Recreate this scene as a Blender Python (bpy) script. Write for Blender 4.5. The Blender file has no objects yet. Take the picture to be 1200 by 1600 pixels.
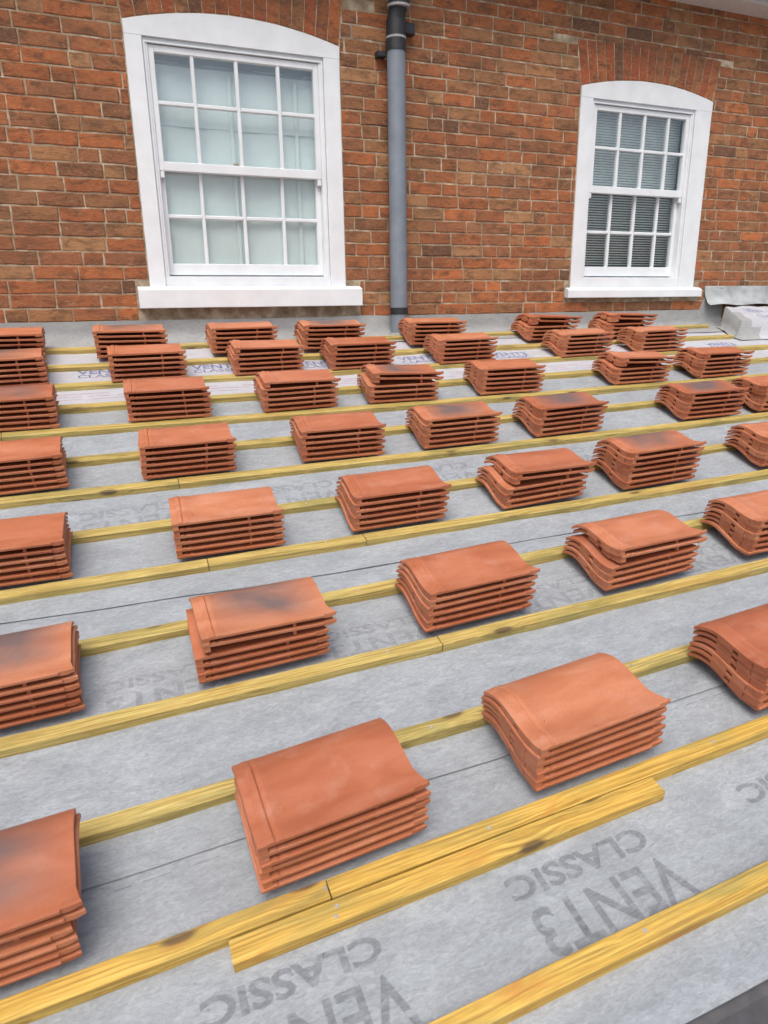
import bpy, bmesh, math, random
from mathutils import Vector, Matrix, noise

R = random.Random(7)
scene = bpy.context.scene
COL = scene.collection

# ------------------------------------------------------------------ camera
cam_d = bpy.data.cameras.new('camera')
cam = bpy.data.objects.new('camera', cam_d)
COL.objects.link(cam)
cam_d.sensor_width = 36.0
cam_d.lens = 36.0 * 1068.1 / 1600.0
cam_d.dof.use_dof = True
cam_d.dof.focus_distance = 2.9
cam_d.dof.aperture_fstop = 5.0
cam_d.clip_start = 0.05
cam_d.clip_end = 400
CR = Vector((0.92534725, -0.37882172, -0.01505232))
CU = Vector((0.12094237, 0.25733124, 0.95872497))
CF = Vector((0.35931241, 0.88897398, -0.28393635))
CP = Vector((0.0, -4.37339, 0.15917))
m = Matrix((CR, CU, -CF)).transposed().to_4x4()
m.translation = CP
cam.matrix_world = m
scene.camera = cam

# ------------------------------------------------------------------ world, sun, exposure
world = bpy.data.worlds.new('World')
scene.world = world
world.use_nodes = True
wn = world.node_tree
for n_ in list(wn.nodes):
    wn.nodes.remove(n_)
wo = wn.nodes.new('ShaderNodeOutputWorld')
bg = wn.nodes.new('ShaderNodeBackground')
sky = wn.nodes.new('ShaderNodeTexSky')
sky.sky_type = 'NISHITA'
sky.sun_disc = False
SUN_EL, SUN_AZ = math.radians(58), math.radians(208)     # azimuth clockwise from +Y: behind and left of the camera
sky.sun_elevation = SUN_EL
sky.sun_rotation = SUN_AZ
sky.air_density = 1.0
sky.dust_density = 6.0
sky.ozone_density = 1.0
bg.inputs['Strength'].default_value = 0.135
wn.links.new(sky.outputs[0], bg.inputs['Color'])
wn.links.new(bg.outputs[0], wo.inputs['Surface'])

sd = bpy.data.lights.new('sun', 'SUN')
sd.energy = 1.3
sd.angle = math.radians(40)
sd.color = (1.0, 0.965, 0.92)
sun = bpy.data.objects.new('sun', sd)
COL.objects.link(sun)
sv = Vector((math.sin(SUN_AZ) * math.cos(SUN_EL), math.cos(SUN_AZ) * math.cos(SUN_EL), math.sin(SUN_EL)))
sun.rotation_euler = sv.to_track_quat('Z', 'Y').to_euler()
sun.location = (-3, -8, 10)

scene.view_settings.view_transform = 'Standard'
scene.view_settings.look = 'None'
scene.view_settings.exposure = 0.22
scene.view_settings.gamma = 1.0
scene.view_settings.use_curve_mapping = False

# ------------------------------------------------------------------ small helpers
def tag(o, label=None, cat=None, group=None, kind=None):
    if label: o['label'] = label
    if cat: o['category'] = cat
    if group: o['group'] = group
    if kind: o['kind'] = kind
    return o

def link(name, me, parent=None, mat=None, loc=None):
    o = bpy.data.objects.new(name, me)
    COL.objects.link(o)
    if parent is not None: o.parent = parent
    if mat is not None and me is not None:
        if len(me.materials) == 0: me.materials.append(mat)
    if loc is not None: o.location = loc
    return o

def empty(name, loc=(0, 0, 0)):
    o = bpy.data.objects.new(name, None)
    o.empty_display_size = 0.1
    COL.objects.link(o)
    o.location = loc
    return o

class MB:
    def __init__(self): self.v, self.f = [], []
    def add(self, vs, fs):
        b = len(self.v); self.v += [tuple(p) for p in vs]
        self.f += [tuple(b + i for i in q) for q in fs]
    def box(self, x0, x1, y0, y1, z0, z1):
        self.add([(x0,y0,z0),(x1,y0,z0),(x1,y1,z0),(x0,y1,z0),(x0,y0,z1),(x1,y0,z1),(x1,y1,z1),(x0,y1,z1)],
                 [(0,3,2,1),(4,5,6,7),(0,1,5,4),(1,2,6,5),(2,3,7,6),(3,0,4,7)])
    def bbox(self, x0, x1, y0, y1, z0, z1, b=0.003):
        # box whose front (low y) face has a bevelled rim
        self.add([(x0,y1,z0),(x1,y1,z0),(x1,y1,z1),(x0,y1,z1),
                  (x0,y0+b,z0),(x1,y0+b,z0),(x1,y0+b,z1),(x0,y0+b,z1),
                  (x0+b,y0,z0+b),(x1-b,y0,z0+b),(x1-b,y0,z1-b),(x0+b,y0,z1-b)],
                 [(3,2,1,0),(0,1,5,4),(1,2,6,5),(2,3,7,6),(3,0,4,7),
                  (4,5,9,8),(5,6,10,9),(6,7,11,10),(7,4,8,11),(8,9,10,11)])
    def tube(self, c0, c1, r, n=24, caps=True, r1=None):
        c0, c1 = Vector(c0), Vector(c1); d = (c1 - c0).normalized()
        a = d.orthogonal().normalized(); b = d.cross(a); r1 = r if r1 is None else r1
        vs = []
        for c, rr in ((c0, r), (c1, r1)):
            for i in range(n):
                t = 2 * math.pi * i / n
                vs.append(c + a * math.cos(t) * rr + b * math.sin(t) * rr)
        fs = [(i, (i + 1) % n, n + (i + 1) % n, n + i) for i in range(n)]
        if caps: fs += [tuple(range(n - 1, -1, -1)), tuple(range(n, 2 * n))]
        self.add(vs, fs)
    def mesh(self, name, smooth=None):
        me = bpy.data.meshes.new(name)
        me.from_pydata(self.v, [], self.f)
        me.validate()
        bm = bmesh.new(); bm.from_mesh(me)
        bmesh.ops.recalc_face_normals(bm, faces=bm.faces)
        bm.to_mesh(me); bm.free()
        if smooth is not None:
            for p in me.polygons: p.use_smooth = True
            me.set_sharp_from_angle(angle=math.radians(smooth))
        return me

def obj(name, mb, mat, parent=None, smooth=None):
    return link(name, mb.mesh(name, smooth), parent, mat)

# ------------------------------------------------------------------ materials
def newmat(name):
    mt = bpy.data.materials.new(name); mt.use_nodes = True
    nt = mt.node_tree
    for n_ in list(nt.nodes): nt.nodes.remove(n_)
    o = nt.nodes.new('ShaderNodeOutputMaterial')
    p = nt.nodes.new('ShaderNodeBsdfPrincipled')
    nt.links.new(p.outputs[0], o.inputs[0])
    return mt, nt, p, o

class NG:
    def __init__(s, nt): s.nt = nt
    def n(s, t, **k):
        x = s.nt.nodes.new(t)
        for a, b in k.items():
            if a.startswith('i_'):
                key = a[2:]; key = int(key) if key.isdigit() else key
                x.inputs[key].default_value = b
            else: setattr(x, a, b)
        return x
    def l(s, a, b): s.nt.links.new(a, b)
    def mapping(s, src, scale=(1,1,1), loc=(0,0,0)):
        mp = s.n('ShaderNodeMapping'); mp.inputs['Scale'].default_value = scale
        if isinstance(loc, tuple): mp.inputs['Location'].default_value = loc
        else: s.l(loc, mp.inputs['Location'])
        s.l(src, mp.inputs['Vector']); return mp.outputs[0]
    def noise(s, vec, scale, detail=4, rough=0.55, dist=0.0):
        x = s.n('ShaderNodeTexNoise'); x.inputs['Scale'].default_value = scale
        x.inputs['Detail'].default_value = detail; x.inputs['Roughness'].default_value = rough
        x.inputs['Distortion'].default_value = dist
        s.l(vec, x.inputs['Vector']); return x.outputs['Fac']
    def ramp(s, fac, stops):
        r = s.n('ShaderNodeValToRGB'); e = r.color_ramp.elements
        while len(e) < len(stops): e.new(0.5)
        for i, (p, c) in enumerate(stops):
            e[i].position = p; e[i].color = tuple(c) + ((1,) if len(c) == 3 else ())
        s.l(fac, r.inputs[0]); return r.outputs[0]
    def mix(s, fac, a, b, mode='MIX'):
        x = s.n('ShaderNodeMix', data_type='RGBA', blend_type=mode)
        if isinstance(fac, float): x.inputs[0].default_value = fac
        else: s.l(fac, x.inputs[0])
        for i, q in ((6, a), (7, b)):
            if isinstance(q, tuple): x.inputs[i].default_value = q + ((1,) if len(q) == 3 else ())
            else: s.l(q, x.inputs[i])
        return x.outputs[2]
    def math(s, op, a, b=0.0, c=None, clamp=False):
        x = s.n('ShaderNodeMath', operation=op, use_clamp=clamp)
        for i, q in enumerate((a, b, c)):
            if q is None: continue
            if isinstance(q, (int, float)): x.inputs[i].default_value = q
            else: s.l(q, x.inputs[i])
        return x.outputs[0]
    def bump(s, h, strength, dist, p):
        b = s.n('ShaderNodeBump'); b.inputs['Strength'].default_value = strength
        b.inputs['Distance'].default_value = dist
        s.l(h, b.inputs['Height']); s.l(b.outputs[0], p.inputs['Normal'])

def simple(name, col, rough=0.5, var=0.06, metal=0.0, nscale=30, bump=0.0):
    mt, nt, p, o = newmat(name); g = NG(nt)
    tc = g.n('ShaderNodeTexCoord').outputs['Object']
    f = g.noise(tc, nscale, 4)
    c0 = tuple(max(0, c * (1 - var * 2)) for c in col); c1 = tuple(min(1, c * (1 + var * 2)) for c in col)
    g.l(g.ramp(f, [(0.3, c0), (0.7, c1)]), p.inputs['Base Color'])
    p.inputs['Roughness'].default_value = rough; p.inputs['Metallic'].default_value = metal
    if bump: g.bump(f, bump, 0.002, p)
    return mt

def brick_material(name, attr):
    mt, nt, p, o = newmat(name); g = NG(nt)
    if attr:
        a = g.n('ShaderNodeAttribute', attribute_name='brick_colour'); base = a.outputs['Color']
    else:
        a = g.n('ShaderNodeObjectInfo'); base = a.outputs['Color']
    pos = g.n('ShaderNodeNewGeometry').outputs['Position']
    big = g.noise(g.mapping(pos, (1, 1, 2.2)), 9, 5, 0.6, 0.4)
    med = g.noise(g.mapping(pos, (1, 1, 2.5)), 34, 6, 0.7, 0.6)
    fine = g.noise(pos, 190, 4, 0.7)
    c = g.mix(g.math('MULTIPLY', g.ramp(big, [(0.47, (0,0,0)), (0.64, (1,1,1))]), 0.66), base, (0.085, 0.052, 0.035))
    c = g.mix(g.math('MULTIPLY', g.ramp(med, [(0.52, (0,0,0)), (0.64, (1,1,1))]), 0.50), c, (0.42, 0.215, 0.10))
    c = g.mix(g.math('MULTIPLY', g.ramp(med, [(0.33, (1,1,1)), (0.45, (0,0,0))]), 0.58), c, (0.075, 0.045, 0.03))
    str_ = g.noise(g.mapping(pos, (1, 1, 1.8)), 23, 6, 0.75, 1.6)
    c = g.mix(g.ramp(str_, [(0.53, (0,0,0)), (0.68, (0.55,0.55,0.55))]), c, (0.62, 0.36, 0.20))
    grime = g.noise(g.mapping(pos, (1, 1, 1.3)), 2.2, 4, 0.6, 0.4)
    c = g.mix(g.ramp(grime, [(0.46, (0,0,0)), (0.70, (0.50,0.50,0.50))]), c, (0.16, 0.09, 0.055))
    c = g.mix(g.ramp(fine, [(0.25, (0.35,0.35,0.35)), (0.75, (0,0,0))]), c, (0.10, 0.06, 0.045))
    g.l(c, p.inputs['Base Color']); p.inputs['Roughness'].default_value = 0.92
    p.inputs['Specular IOR Level'].default_value = 0.25
    h = g.math('ADD', g.math('MULTIPLY', med, 1.2), g.math('MULTIPLY', fine, 0.5))
    g.bump(h, 0.9, 0.006, p)
    return mt
M_brick = brick_material('brick_clay', False)
M_brickv = brick_material('brick_clay_far', True)

def mortar_material():
    mt, nt, p, o = newmat('mortar'); g = NG(nt)
    pos = g.n('ShaderNodeNewGeometry').outputs['Position']
    a = g.noise(pos, 12, 5); b = g.noise(pos, 140, 4, 0.7)
    c = g.ramp(a, [(0.3, (0.20, 0.15, 0.10)), (0.5, (0.38, 0.305, 0.21)), (0.66, (0.62, 0.53, 0.40))])
    c = g.mix(g.ramp(b, [(0.3, (0.5,0.5,0.5)), (0.6, (0,0,0))]), c, (0.16, 0.12, 0.085))
    g.l(c, p.inputs['Base Color']); p.inputs['Roughness'].default_value = 0.95
    g.bump(b, 0.6, 0.003, p)
    return mt
M_mortar = mortar_material()

def tile_material(soot):
    mt, nt, p, o = newmat('terracotta_sooty' if soot else 'terracotta'); g = NG(nt)
    tc = g.n('ShaderNodeTexCoord').outputs['Object']
    oi = g.n('ShaderNodeObjectInfo')
    cmb = g.n('ShaderNodeCombineXYZ')
    g.l(g.math('MULTIPLY', oi.outputs['Random'], 37.0), cmb.inputs[0])
    g.l(g.math('MULTIPLY', oi.outputs['Random'], 11.0), cmb.inputs[1])
    v = g.mapping(tc, (1, 1, 1), cmb.outputs[0])
    a = g.noise(g.mapping(v, (1.0, 3.0, 3.0)), 6, 4, 0.5, 0.5)
    f = g.noise(v, 160, 4, 0.65)
    c = g.ramp(a, [(0.25, (0.42, 0.134, 0.060)), (0.5, (0.505, 0.178, 0.086)), (0.78, (0.58, 0.238, 0.134))])
    tone = g.ramp(oi.outputs['Random'], [(0.0, (0.80, 0.72, 0.70)), (0.5, (1.0, 1.0, 1.0)), (1.0, (1.06, 1.18, 1.22))])
    c = g.mix(1.0, c, tone, 'MULTIPLY')
    c = g.mix(g.ramp(f, [(0.3, (0.30,0.30,0.30)), (0.55, (0,0,0))]), c, (0.36, 0.115, 0.065))
    # dusty bloom
    d = g.noise(v, 14, 3, 0.6)
    c = g.mix(g.ramp(d, [(0.55, (0,0,0)), (0.8, (0.30,0.30,0.30))]), c, (0.58, 0.34, 0.26))
    if soot:
        s1 = g.noise(g.mapping(v, (1.0, 1.7, 1.7)), 4.0, 3, 0.5, 0.5)
        mask = g.ramp(s1, [(0.28, (0.25,0.25,0.25)), (0.58, (0.95,0.95,0.95))])
        sep = g.n('ShaderNodeSeparateXYZ'); g.l(tc, sep.inputs[0])
        # firing mark keeps off the tile's two ends
        e1 = g.n('ShaderNodeMapRange'); e1.inputs[1].default_value = 0.03; e1.inputs[2].default_value = 0.13
        g.l(sep.outputs[0], e1.inputs[0])
        e2 = g.n('ShaderNodeMapRange'); e2.inputs[1].default_value = 0.36; e2.inputs[2].default_value = 0.24
        g.l(sep.outputs[0], e2.inputs[0])
        e3 = g.n('ShaderNodeMapRange'); e3.inputs[1].default_value = 0.02; e3.inputs[2].default_value = 0.10
        g.l(sep.outputs[1], e3.inputs[0])
        k = g.math('MULTIPLY', g.math('MULTIPLY', e1.outputs[0], e2.outputs[0]), e3.outputs[0])
        mask = g.math('MULTIPLY', g.math('MULTIPLY', mask, k), 1.0, clamp=True)
        c = g.mix(mask, c, (0.15, 0.112, 0.108))
    g.l(c, p.inputs['Base Color'])
    g.l(g.ramp(a, [(0.3, (0.46,0.46,0.46)), (0.7, (0.66,0.66,0.66))]), p.inputs['Roughness'])
    p.inputs['Specular IOR Level'].default_value = 0.38
    g.bump(g.math('ADD', f, g.math('MULTIPLY', d, 2.0)), 0.22, 0.0015, p)
    return mt
M_tile = tile_material(False)
M_tile_soot = tile_material(True)

def wood_material(name, warm):
    mt, nt, p, o = newmat(name); g = NG(nt)
    tc = g.n('ShaderNodeTexCoord').outputs['Object']
    oi = g.n('ShaderNodeObjectInfo')
    cmb = g.n('ShaderNodeCombineXYZ')
    g.l(g.math('MULTIPLY', oi.outputs['Random'], 53.0), cmb.inputs[0])
    g.l(g.math('MULTIPLY', oi.outputs['Random'], 7.0), cmb.inputs[2])
    v = g.mapping(tc, (1, 1, 1), cmb.outputs[0])
    # knots bend the grain
    vo = g.n('ShaderNodeTexVoronoi', feature='F1'); vo.inputs['Scale'].default_value = 1.0
    g.l(g.mapping(v, (4.2, 13.0, 9.0)), vo.inputs['Vector'])
    knot = g.ramp(vo.outputs['Distance'], [(0.0, (1,1,1)), (0.10, (1,1,1)), (0.17, (0,0,0))])
    halo = g.ramp(vo.outputs['Distance'], [(0.05, (1,1,1)), (0.42, (0,0,0))])
    warp = g.noise(g.mapping(v, (2.0, 8, 8)), 1.0, 3, 0.5)
    add = g.n('ShaderNodeVectorMath', operation='ADD')
    c2 = g.n('ShaderNodeCombineXYZ')
    g.l(g.math('ADD', g.math('MULTIPLY', halo, 0.012), g.math('MULTIPLY', warp, 0.03)), c2.inputs[1])
    g.l(g.math('MULTIPLY', warp, 0.02), c2.inputs[2])
    g.l(v, add.inputs[0]); g.l(c2.outputs[0], add.inputs[1])
    gr = g.noise(g.mapping(add.outputs[0], (3.0, 210, 210)), 1.0, 3, 0.6)
    fib = g.noise(g.mapping(add.outputs[0], (16.0, 620, 620)), 1.0, 3, 0.7)
    patch = g.noise(g.mapping(v, (3, 14, 14)), 1.0, 4, 0.6, 0.6)
    if warm:
        c = g.ramp(gr, [(0.32, (0.35, 0.20, 0.034)), (0.5, (0.64, 0.405, 0.075)), (0.68, (0.80, 0.56, 0.14))])
    else:
        c = g.ramp(gr, [(0.32, (0.30, 0.215, 0.055)), (0.5, (0.54, 0.415, 0.125)), (0.68, (0.72, 0.59, 0.22))])
    c = g.mix(g.ramp(patch, [(0.52, (0,0,0)), (0.70, (0.62,0.62,0.62))]), c, (0.22, 0.20, 0.055))
    c = g.mix(g.ramp(patch, [(0.28, (0.75,0.75,0.75)), (0.42, (0,0,0))]), c, (0.55, 0.21, 0.035) if warm else (0.45, 0.27, 0.06))
    c = g.mix(g.ramp(fib, [(0.35, (0.30,0.30,0.30)), (0.6, (0,0,0))]), c, (0.22, 0.13, 0.03))
    blot = g.noise(g.mapping(v, (1.6, 9, 9)), 1.0, 5, 0.65, 0.3)
    c = g.mix(g.ramp(blot, [(0.53, (0,0,0)), (0.66, (0.5,0.5,0.5))]), c, (0.17, 0.20, 0.075))
    c = g.mix(g.ramp(blot, [(0.28, (0.4,0.4,0.4)), (0.42, (0,0,0))]), c, (0.20, 0.13, 0.05))
    # sparse knots with a green-brown ring
    sel = g.ramp(g.noise(g.mapping(v, (1.1, 2, 2)), 2.2, 1), [(0.42, (0,0,0)), (0.48, (1,1,1))])
    c = g.mix(g.math('MULTIPLY', g.math('MULTIPLY', halo, sel), 0.35), c, (0.16, 0.13, 0.035))
    c = g.mix(g.math('MULTIPLY', g.math('MULTIPLY', knot, sel), 0.8), c, (0.095, 0.055, 0.03))
    g.l(c, p.inputs['Base Color']); p.inputs['Roughness'].default_value = 0.6
    g.bump(g.math('ADD', gr, g.math('MULTIPLY', fib, 0.5)), 0.4, 0.002, p)
    return mt
M_wood = wood_material('treated_softwood', False)
M_wood_warm = wood_material('treated_softwood_warm', True)

def membrane_material(name, dark, mid, light, stain):
    mt, nt, p, o = newmat(name); g = NG(nt)
    pos = g.n('ShaderNodeNewGeometry').outputs['Position']
    a = g.noise(g.mapping(pos, (1.0, 2.2, 2.2)), 7, 5, 0.6, 0.5)
    b = g.noise(g.mapping(pos, (1.0, 2.6, 2.6)), 42, 5, 0.72, 1.2)
    f = g.noise(g.mapping(pos, (1.0, 2.0, 2.0)), 210, 5, 0.8, 0.8)
    t = g.math('ADD', g.math('ADD', g.math('MULTIPLY', a, 0.30), g.math('MULTIPLY', b, 0.50)), g.math('MULTIPLY', f, 0.20))
    c = g.ramp(t, [(0.36, dark), (0.50, mid), (0.63, light)])
    big = g.noise(pos, 2.1, 3)
    c = g.mix(g.ramp(big, [(0.35, (0.22,0.22,0.22)), (0.6, (0,0,0))]), c, dark)
    sp = g.noise(pos, 9.0, 6, 0.7)
    if stain: c = g.mix(g.ramp(sp, [(0.64, (0,0,0)), (0.78, (0.35,0.35,0.35))]), c, (0.36, 0.30, 0.25))
    g.l(c, p.inputs['Base Color'])
    p.inputs['Roughness'].default_value = 0.85
    p.inputs['Specular IOR Level'].default_value = 0.3
    h = g.math('ADD', g.math('MULTIPLY', b, 1.0), g.math('MULTIPLY', f, 0.6))
    h2 = g.math('ADD', h, g.math('MULTIPLY', a, 3.0)); g.bump(h2, 0.6, 0.003, p)
    return mt
M_grey = membrane_material('underlay_grey', (0.235, 0.262, 0.285), (0.335, 0.368, 0.400), (0.45, 0.495, 0.535), True)
M_white = membrane_material('underlay_white', (0.40, 0.42, 0.46), (0.48, 0.50, 0.55), (0.56, 0.575, 0.62), False)
M_upst = membrane_material('underlay_upstand', (0.27, 0.28, 0.285), (0.35, 0.365, 0.37), (0.43, 0.445, 0.455), True)
M_lead = simple('lead_sheet', (0.36, 0.395, 0.41), 0.6, 0.14, 0.0, 9, 0.4)

def print_material(name, col, alpha, nscale=22):
    mt, nt, p, o = newmat(name); g = NG(nt)
    pos = g.n('ShaderNodeNewGeometry').outputs['Position']
    p.inputs['Base Color'].default_value = col + (1,)
    p.inputs['Roughness'].default_value = 0.9
    a = g.noise(g.mapping(pos, (1.0, 2.4, 2.4)), nscale, 5, 0.7, 1.0)
    f = g.ramp(a, [(0.33, (alpha*0.15,)*3), (0.55, (alpha,)*3), (0.7, (alpha*0.55,)*3)])
    tr = g.n('ShaderNodeBsdfTransparent'); mx = g.n('ShaderNodeMixShader')
    g.l(f, mx.inputs[0]); g.l(tr.outputs[0], mx.inputs[1]); g.l(p.outputs[0], mx.inputs[2])
    g.l(mx.outputs[0], o.inputs[0])
    return mt
M_printg = print_material('faded_grey_print', (0.17, 0.185, 0.21), 0.38)
M_printf = print_material('very_faded_grey_print', (0.16, 0.175, 0.20), 0.19)
M_printb = print_material('blue_print', (0.10, 0.13, 0.42), 0.62, 26)
M_printr = print_material('pink_print', (0.55, 0.20, 0.26), 0.45, 40)

M_paint = simple('white_gloss_paint', (0.75, 0.80, 0.84), 0.42, 0.03, 0, 7, 0.10)
M_pipe = simple('grey_pipe_plastic', (0.195, 0.235, 0.285), 0.42, 0.07, 0, 9)
M_black = simple('black_plastic', (0.022, 0.024, 0.028), 0.45, 0.1)
M_ring = simple('pale_seal', (0.30, 0.31, 0.32), 0.5)
M_dark = simple('dark_gutter', (0.085, 0.085, 0.095), 0.6, 0.1)
M_soffit = simple('soffit_board', (0.55, 0.50, 0.48), 0.7, 0.05)
M_room = simple('room_shade', (0.42, 0.45, 0.45), 0.9)
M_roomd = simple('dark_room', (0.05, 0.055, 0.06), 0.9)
M_nail = simple('nail_head', (0.62, 0.62, 0.62), 0.35, 0.05, 0.6)

def glass_material():
    mt, nt, p, o = newmat('window_glass'); g = NG(nt)
    nt.nodes.remove(p)
    gl = g.n('ShaderNodeBsdfGlossy'); gl.inputs['Roughness'].default_value = 0.03
    gl.inputs['Color'].default_value = (0.9, 0.97, 1.0, 1)
    tr = g.n('ShaderNodeBsdfTransparent'); tr.inputs['Color'].default_value = (0.95, 0.98, 0.98, 1)
    fr = g.n('ShaderNodeLayerWeight'); fr.inputs['Blend'].default_value = 0.5
    pos = g.n('ShaderNodeNewGeometry').outputs['Position']
    b = g.n('ShaderNodeBump'); b.inputs['Strength'].default_value = 0.06; b.inputs['Distance'].default_value = 0.01
    g.l(g.noise(pos, 5.0, 2), b.inputs['Height'])
    g.l(b.outputs[0], gl.inputs['Normal']); g.l(b.outputs[0], fr.inputs['Normal'])
    mx = g.n('ShaderNodeMixShader')
    g.l(g.math('ADD', g.math('MULTIPLY', g.math('POWER', fr.outputs['Facing'], 4.0), 0.85), 0.075, clamp=True), mx.inputs[0])
    g.l(tr.outputs[0], mx.inputs[1]); g.l(gl.outputs[0], mx.inputs[2])
    g.l(mx.outputs[0], o.inputs[0])
    return mt
M_glass = glass_material()
M_blind = simple('pale_blind', (0.70, 0.755, 0.76), 0.8, 0.05, 0, 3)
M_headrail = simple('window_head_lining', (0.33, 0.36, 0.39), 0.7, 0.03)
M_slat = simple('blind_slat', (0.80, 0.84, 0.86), 0.55, 0.04)

# ------------------------------------------------------------------ the shape of the roof
PIT, BY, BR, C2, TW, C3 = 0.31560975, -0.03012572, -0.00056742, -0.01700774, 0.02280667, 0.00583671
COSP, SINP = math.cos(PIT), math.sin(PIT)
def surf(X, s):
    t = s - X * BY
    return Vector((X, -t * COSP, -t * SINP + X * BR + C2 * t * t + TW * X * t + C3 * t ** 3))
def nrm(X, s):
    h = 1e-3
    n_ = (surf(X + h, s) - surf(X - h, s)).cross(surf(X, s + h) - surf(X, s - h))
    n_.normalize()
    return n_ if n_.z > 0 else -n_
def RP(X, s, n=0.0):
    return surf(X, s) + nrm(X, s) * n
def wrinkle(X, s):
    sag_ = 0.0045 * math.sin(math.pi * (X - 0.12) / 0.45) ** 2
    cr = 0.0016 * (1 - min(1.0, 7 * abs(noise.noise(Vector((X * 1.6 + 0.8 * s, s * 3.2 - X * 0.9, 8.0))))))
    return cr - sag_ * (0.6 + 0.6 * noise.noise(Vector((X * 1.1, s * 0.9, 2.0)))) + wrinkle0(X, s)
def wrinkle0(X, s):
    return 0.0040 * noise.noise(Vector((X * 2.3, s * 5.0, 0.3))) + 0.0012 * noise.noise(Vector((X * 7.0, s * 13.0, 4.0)))

def project(P):
    d = P - CP; z = d.dot(CF)
    return (600 + 1068.1 * d.dot(CR) / z, 800 - 1068.1 * d.dot(CU) / z, z)

Z1 = 0.118                      # top of the membrane upstand on the wall
XA, XB = -2.4, 4.75             # extent of the roof
SE = 3.905                      # eaves

# ground far below, one sheet
gm = MB(); gm.add([(-150,-150,-4.2),(150,-150,-4.2),(150,150,-4.2),(-150,150,-4.2)], [(0,1,2,3)])
M_ground = simple('gravel_ground', (0.30, 0.30, 0.29), 0.95, 0.2, 0, 3)
tag(obj('ground', gm, M_ground), kind='structure')

# roof deck below the membrane (closed solid)
def sheet(name, s0f, s1f, off, mat, x0=XA, x1=XB, thick=0.0012, lift=0.0, ns=None, label=None):
    """a membrane sheet from s0(X) (upper edge) to s1(X) (lower edge); its lower edge may lift off a little"""
    mb = MB(); nx = int((x1 - x0) / 0.05); ns = ns or 30
    top, bot = [], []
    for i in range(nx + 1):
        X = x0 + (x1 - x0) * i / nx
        a, b = s0f(X), s1f(X)
        for j in range(ns + 1):
            t = j / ns; s = a + (b - a) * t
            e = max(0.0, 1 - (1 - t) * (b - a) / 0.03)
            l_ = lift * e * (0.6 + 0.9 * noise.noise(Vector((X * 3.1, off * 500, 1.0))))
            n_ = off + wrinkle(X, s) + max(0, l_)
            top.append(RP(X, s, n_)); bot.append(RP(X, s, n_ - thick))
    N = len(top); W = ns + 1; fs = []
    for i in range(nx):
        for j in range(ns):
            a = i * W + j
            fs.append((a, a + 1, a + W + 1, a + W)); fs.append((N + a, N + a + W, N + a + W + 1, N + a + 1))
        a = i * W + ns
        fs.append((a, N + a, N + a + W, a + W))
        a = i * W
        fs.append((a, a + W, N + a + W, N + a))
    mb.v = [tuple(p) for p in top + bot]; mb.f = fs
    me = bpy.data.meshes.new(name); me.from_pydata(mb.v, [], mb.f)
    for p in me.polygons: p.use_smooth = True
    me.set_sharp_from_angle(angle=math.radians(40))
    o = link(name, me, None, mat)
    tag(o, label, None, None, 'structure')
    return o

lapA = lambda X: 3.235 + 0.012 * X
lapB = lambda X: 2.315 + 0.050 * X + 0.006 * math.sin(X * 3)
lapC = lambda X: 1.475 + 0.012 * X
sh1 = sheet('roof_membrane', lambda X: lapA(X) - 0.10, lambda X: SE, 0.000, M_grey, label='grey underlay sheet at the eaves under the lowest battens')
sh2 = sheet('roof_membrane', lambda X: lapB(X) - 0.10, lapA, 0.003, M_grey, lift=0.004, label='second grey underlay sheet up from the eaves')
sh3 = sheet('roof_membrane', lambda X: 0.80, lapB, 0.006, M_grey, lift=0.004, ns=44, label='grey underlay sheet in the middle of the roof')
sh4 = sheet('roof_membrane', lambda X: 0.03, lambda X: 0.885 + 0.004 * X, 0.009, M_white, lift=0.001, label='whiter underlay sheet printed in blue near the wall')

# deck solid
mb = MB(); vs = []; nx, ns = 30, 30
for lay in (-0.022, -0.22):
    for i in range(nx + 1):
        for j in range(ns + 1):
            X = XA + (6.4 - XA) * i / nx; s = -0.02 + (SE - 0.01 + 0.02) * j / ns
            vs.append(surf(X, s) + Vector((0, 0, lay)))
W = ns + 1; N = (nx + 1) * W; fs = []
for i in range(nx):
    for j in range(ns):
        a = i * W + j
        fs += [(a, a + 1, a + W + 1, a + W), (N + a, N + a + W, N + a + W + 1, N + a + 1)]
for i in range(nx):
    for a in (i * W, i * W + ns): fs.append((a, a + W, N + a + W, N + a))
for j in range(ns):
    for a in (j, nx * W + j): fs.append((a, a + 1, N + a + 1, N + a))
mb.add(vs, fs); M_deck = simple('roof_deck_boards', (0.25, 0.2, 0.14), 0.9, 0.1)
tag(obj('roof_deck', mb, M_deck), kind='structure')

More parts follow.
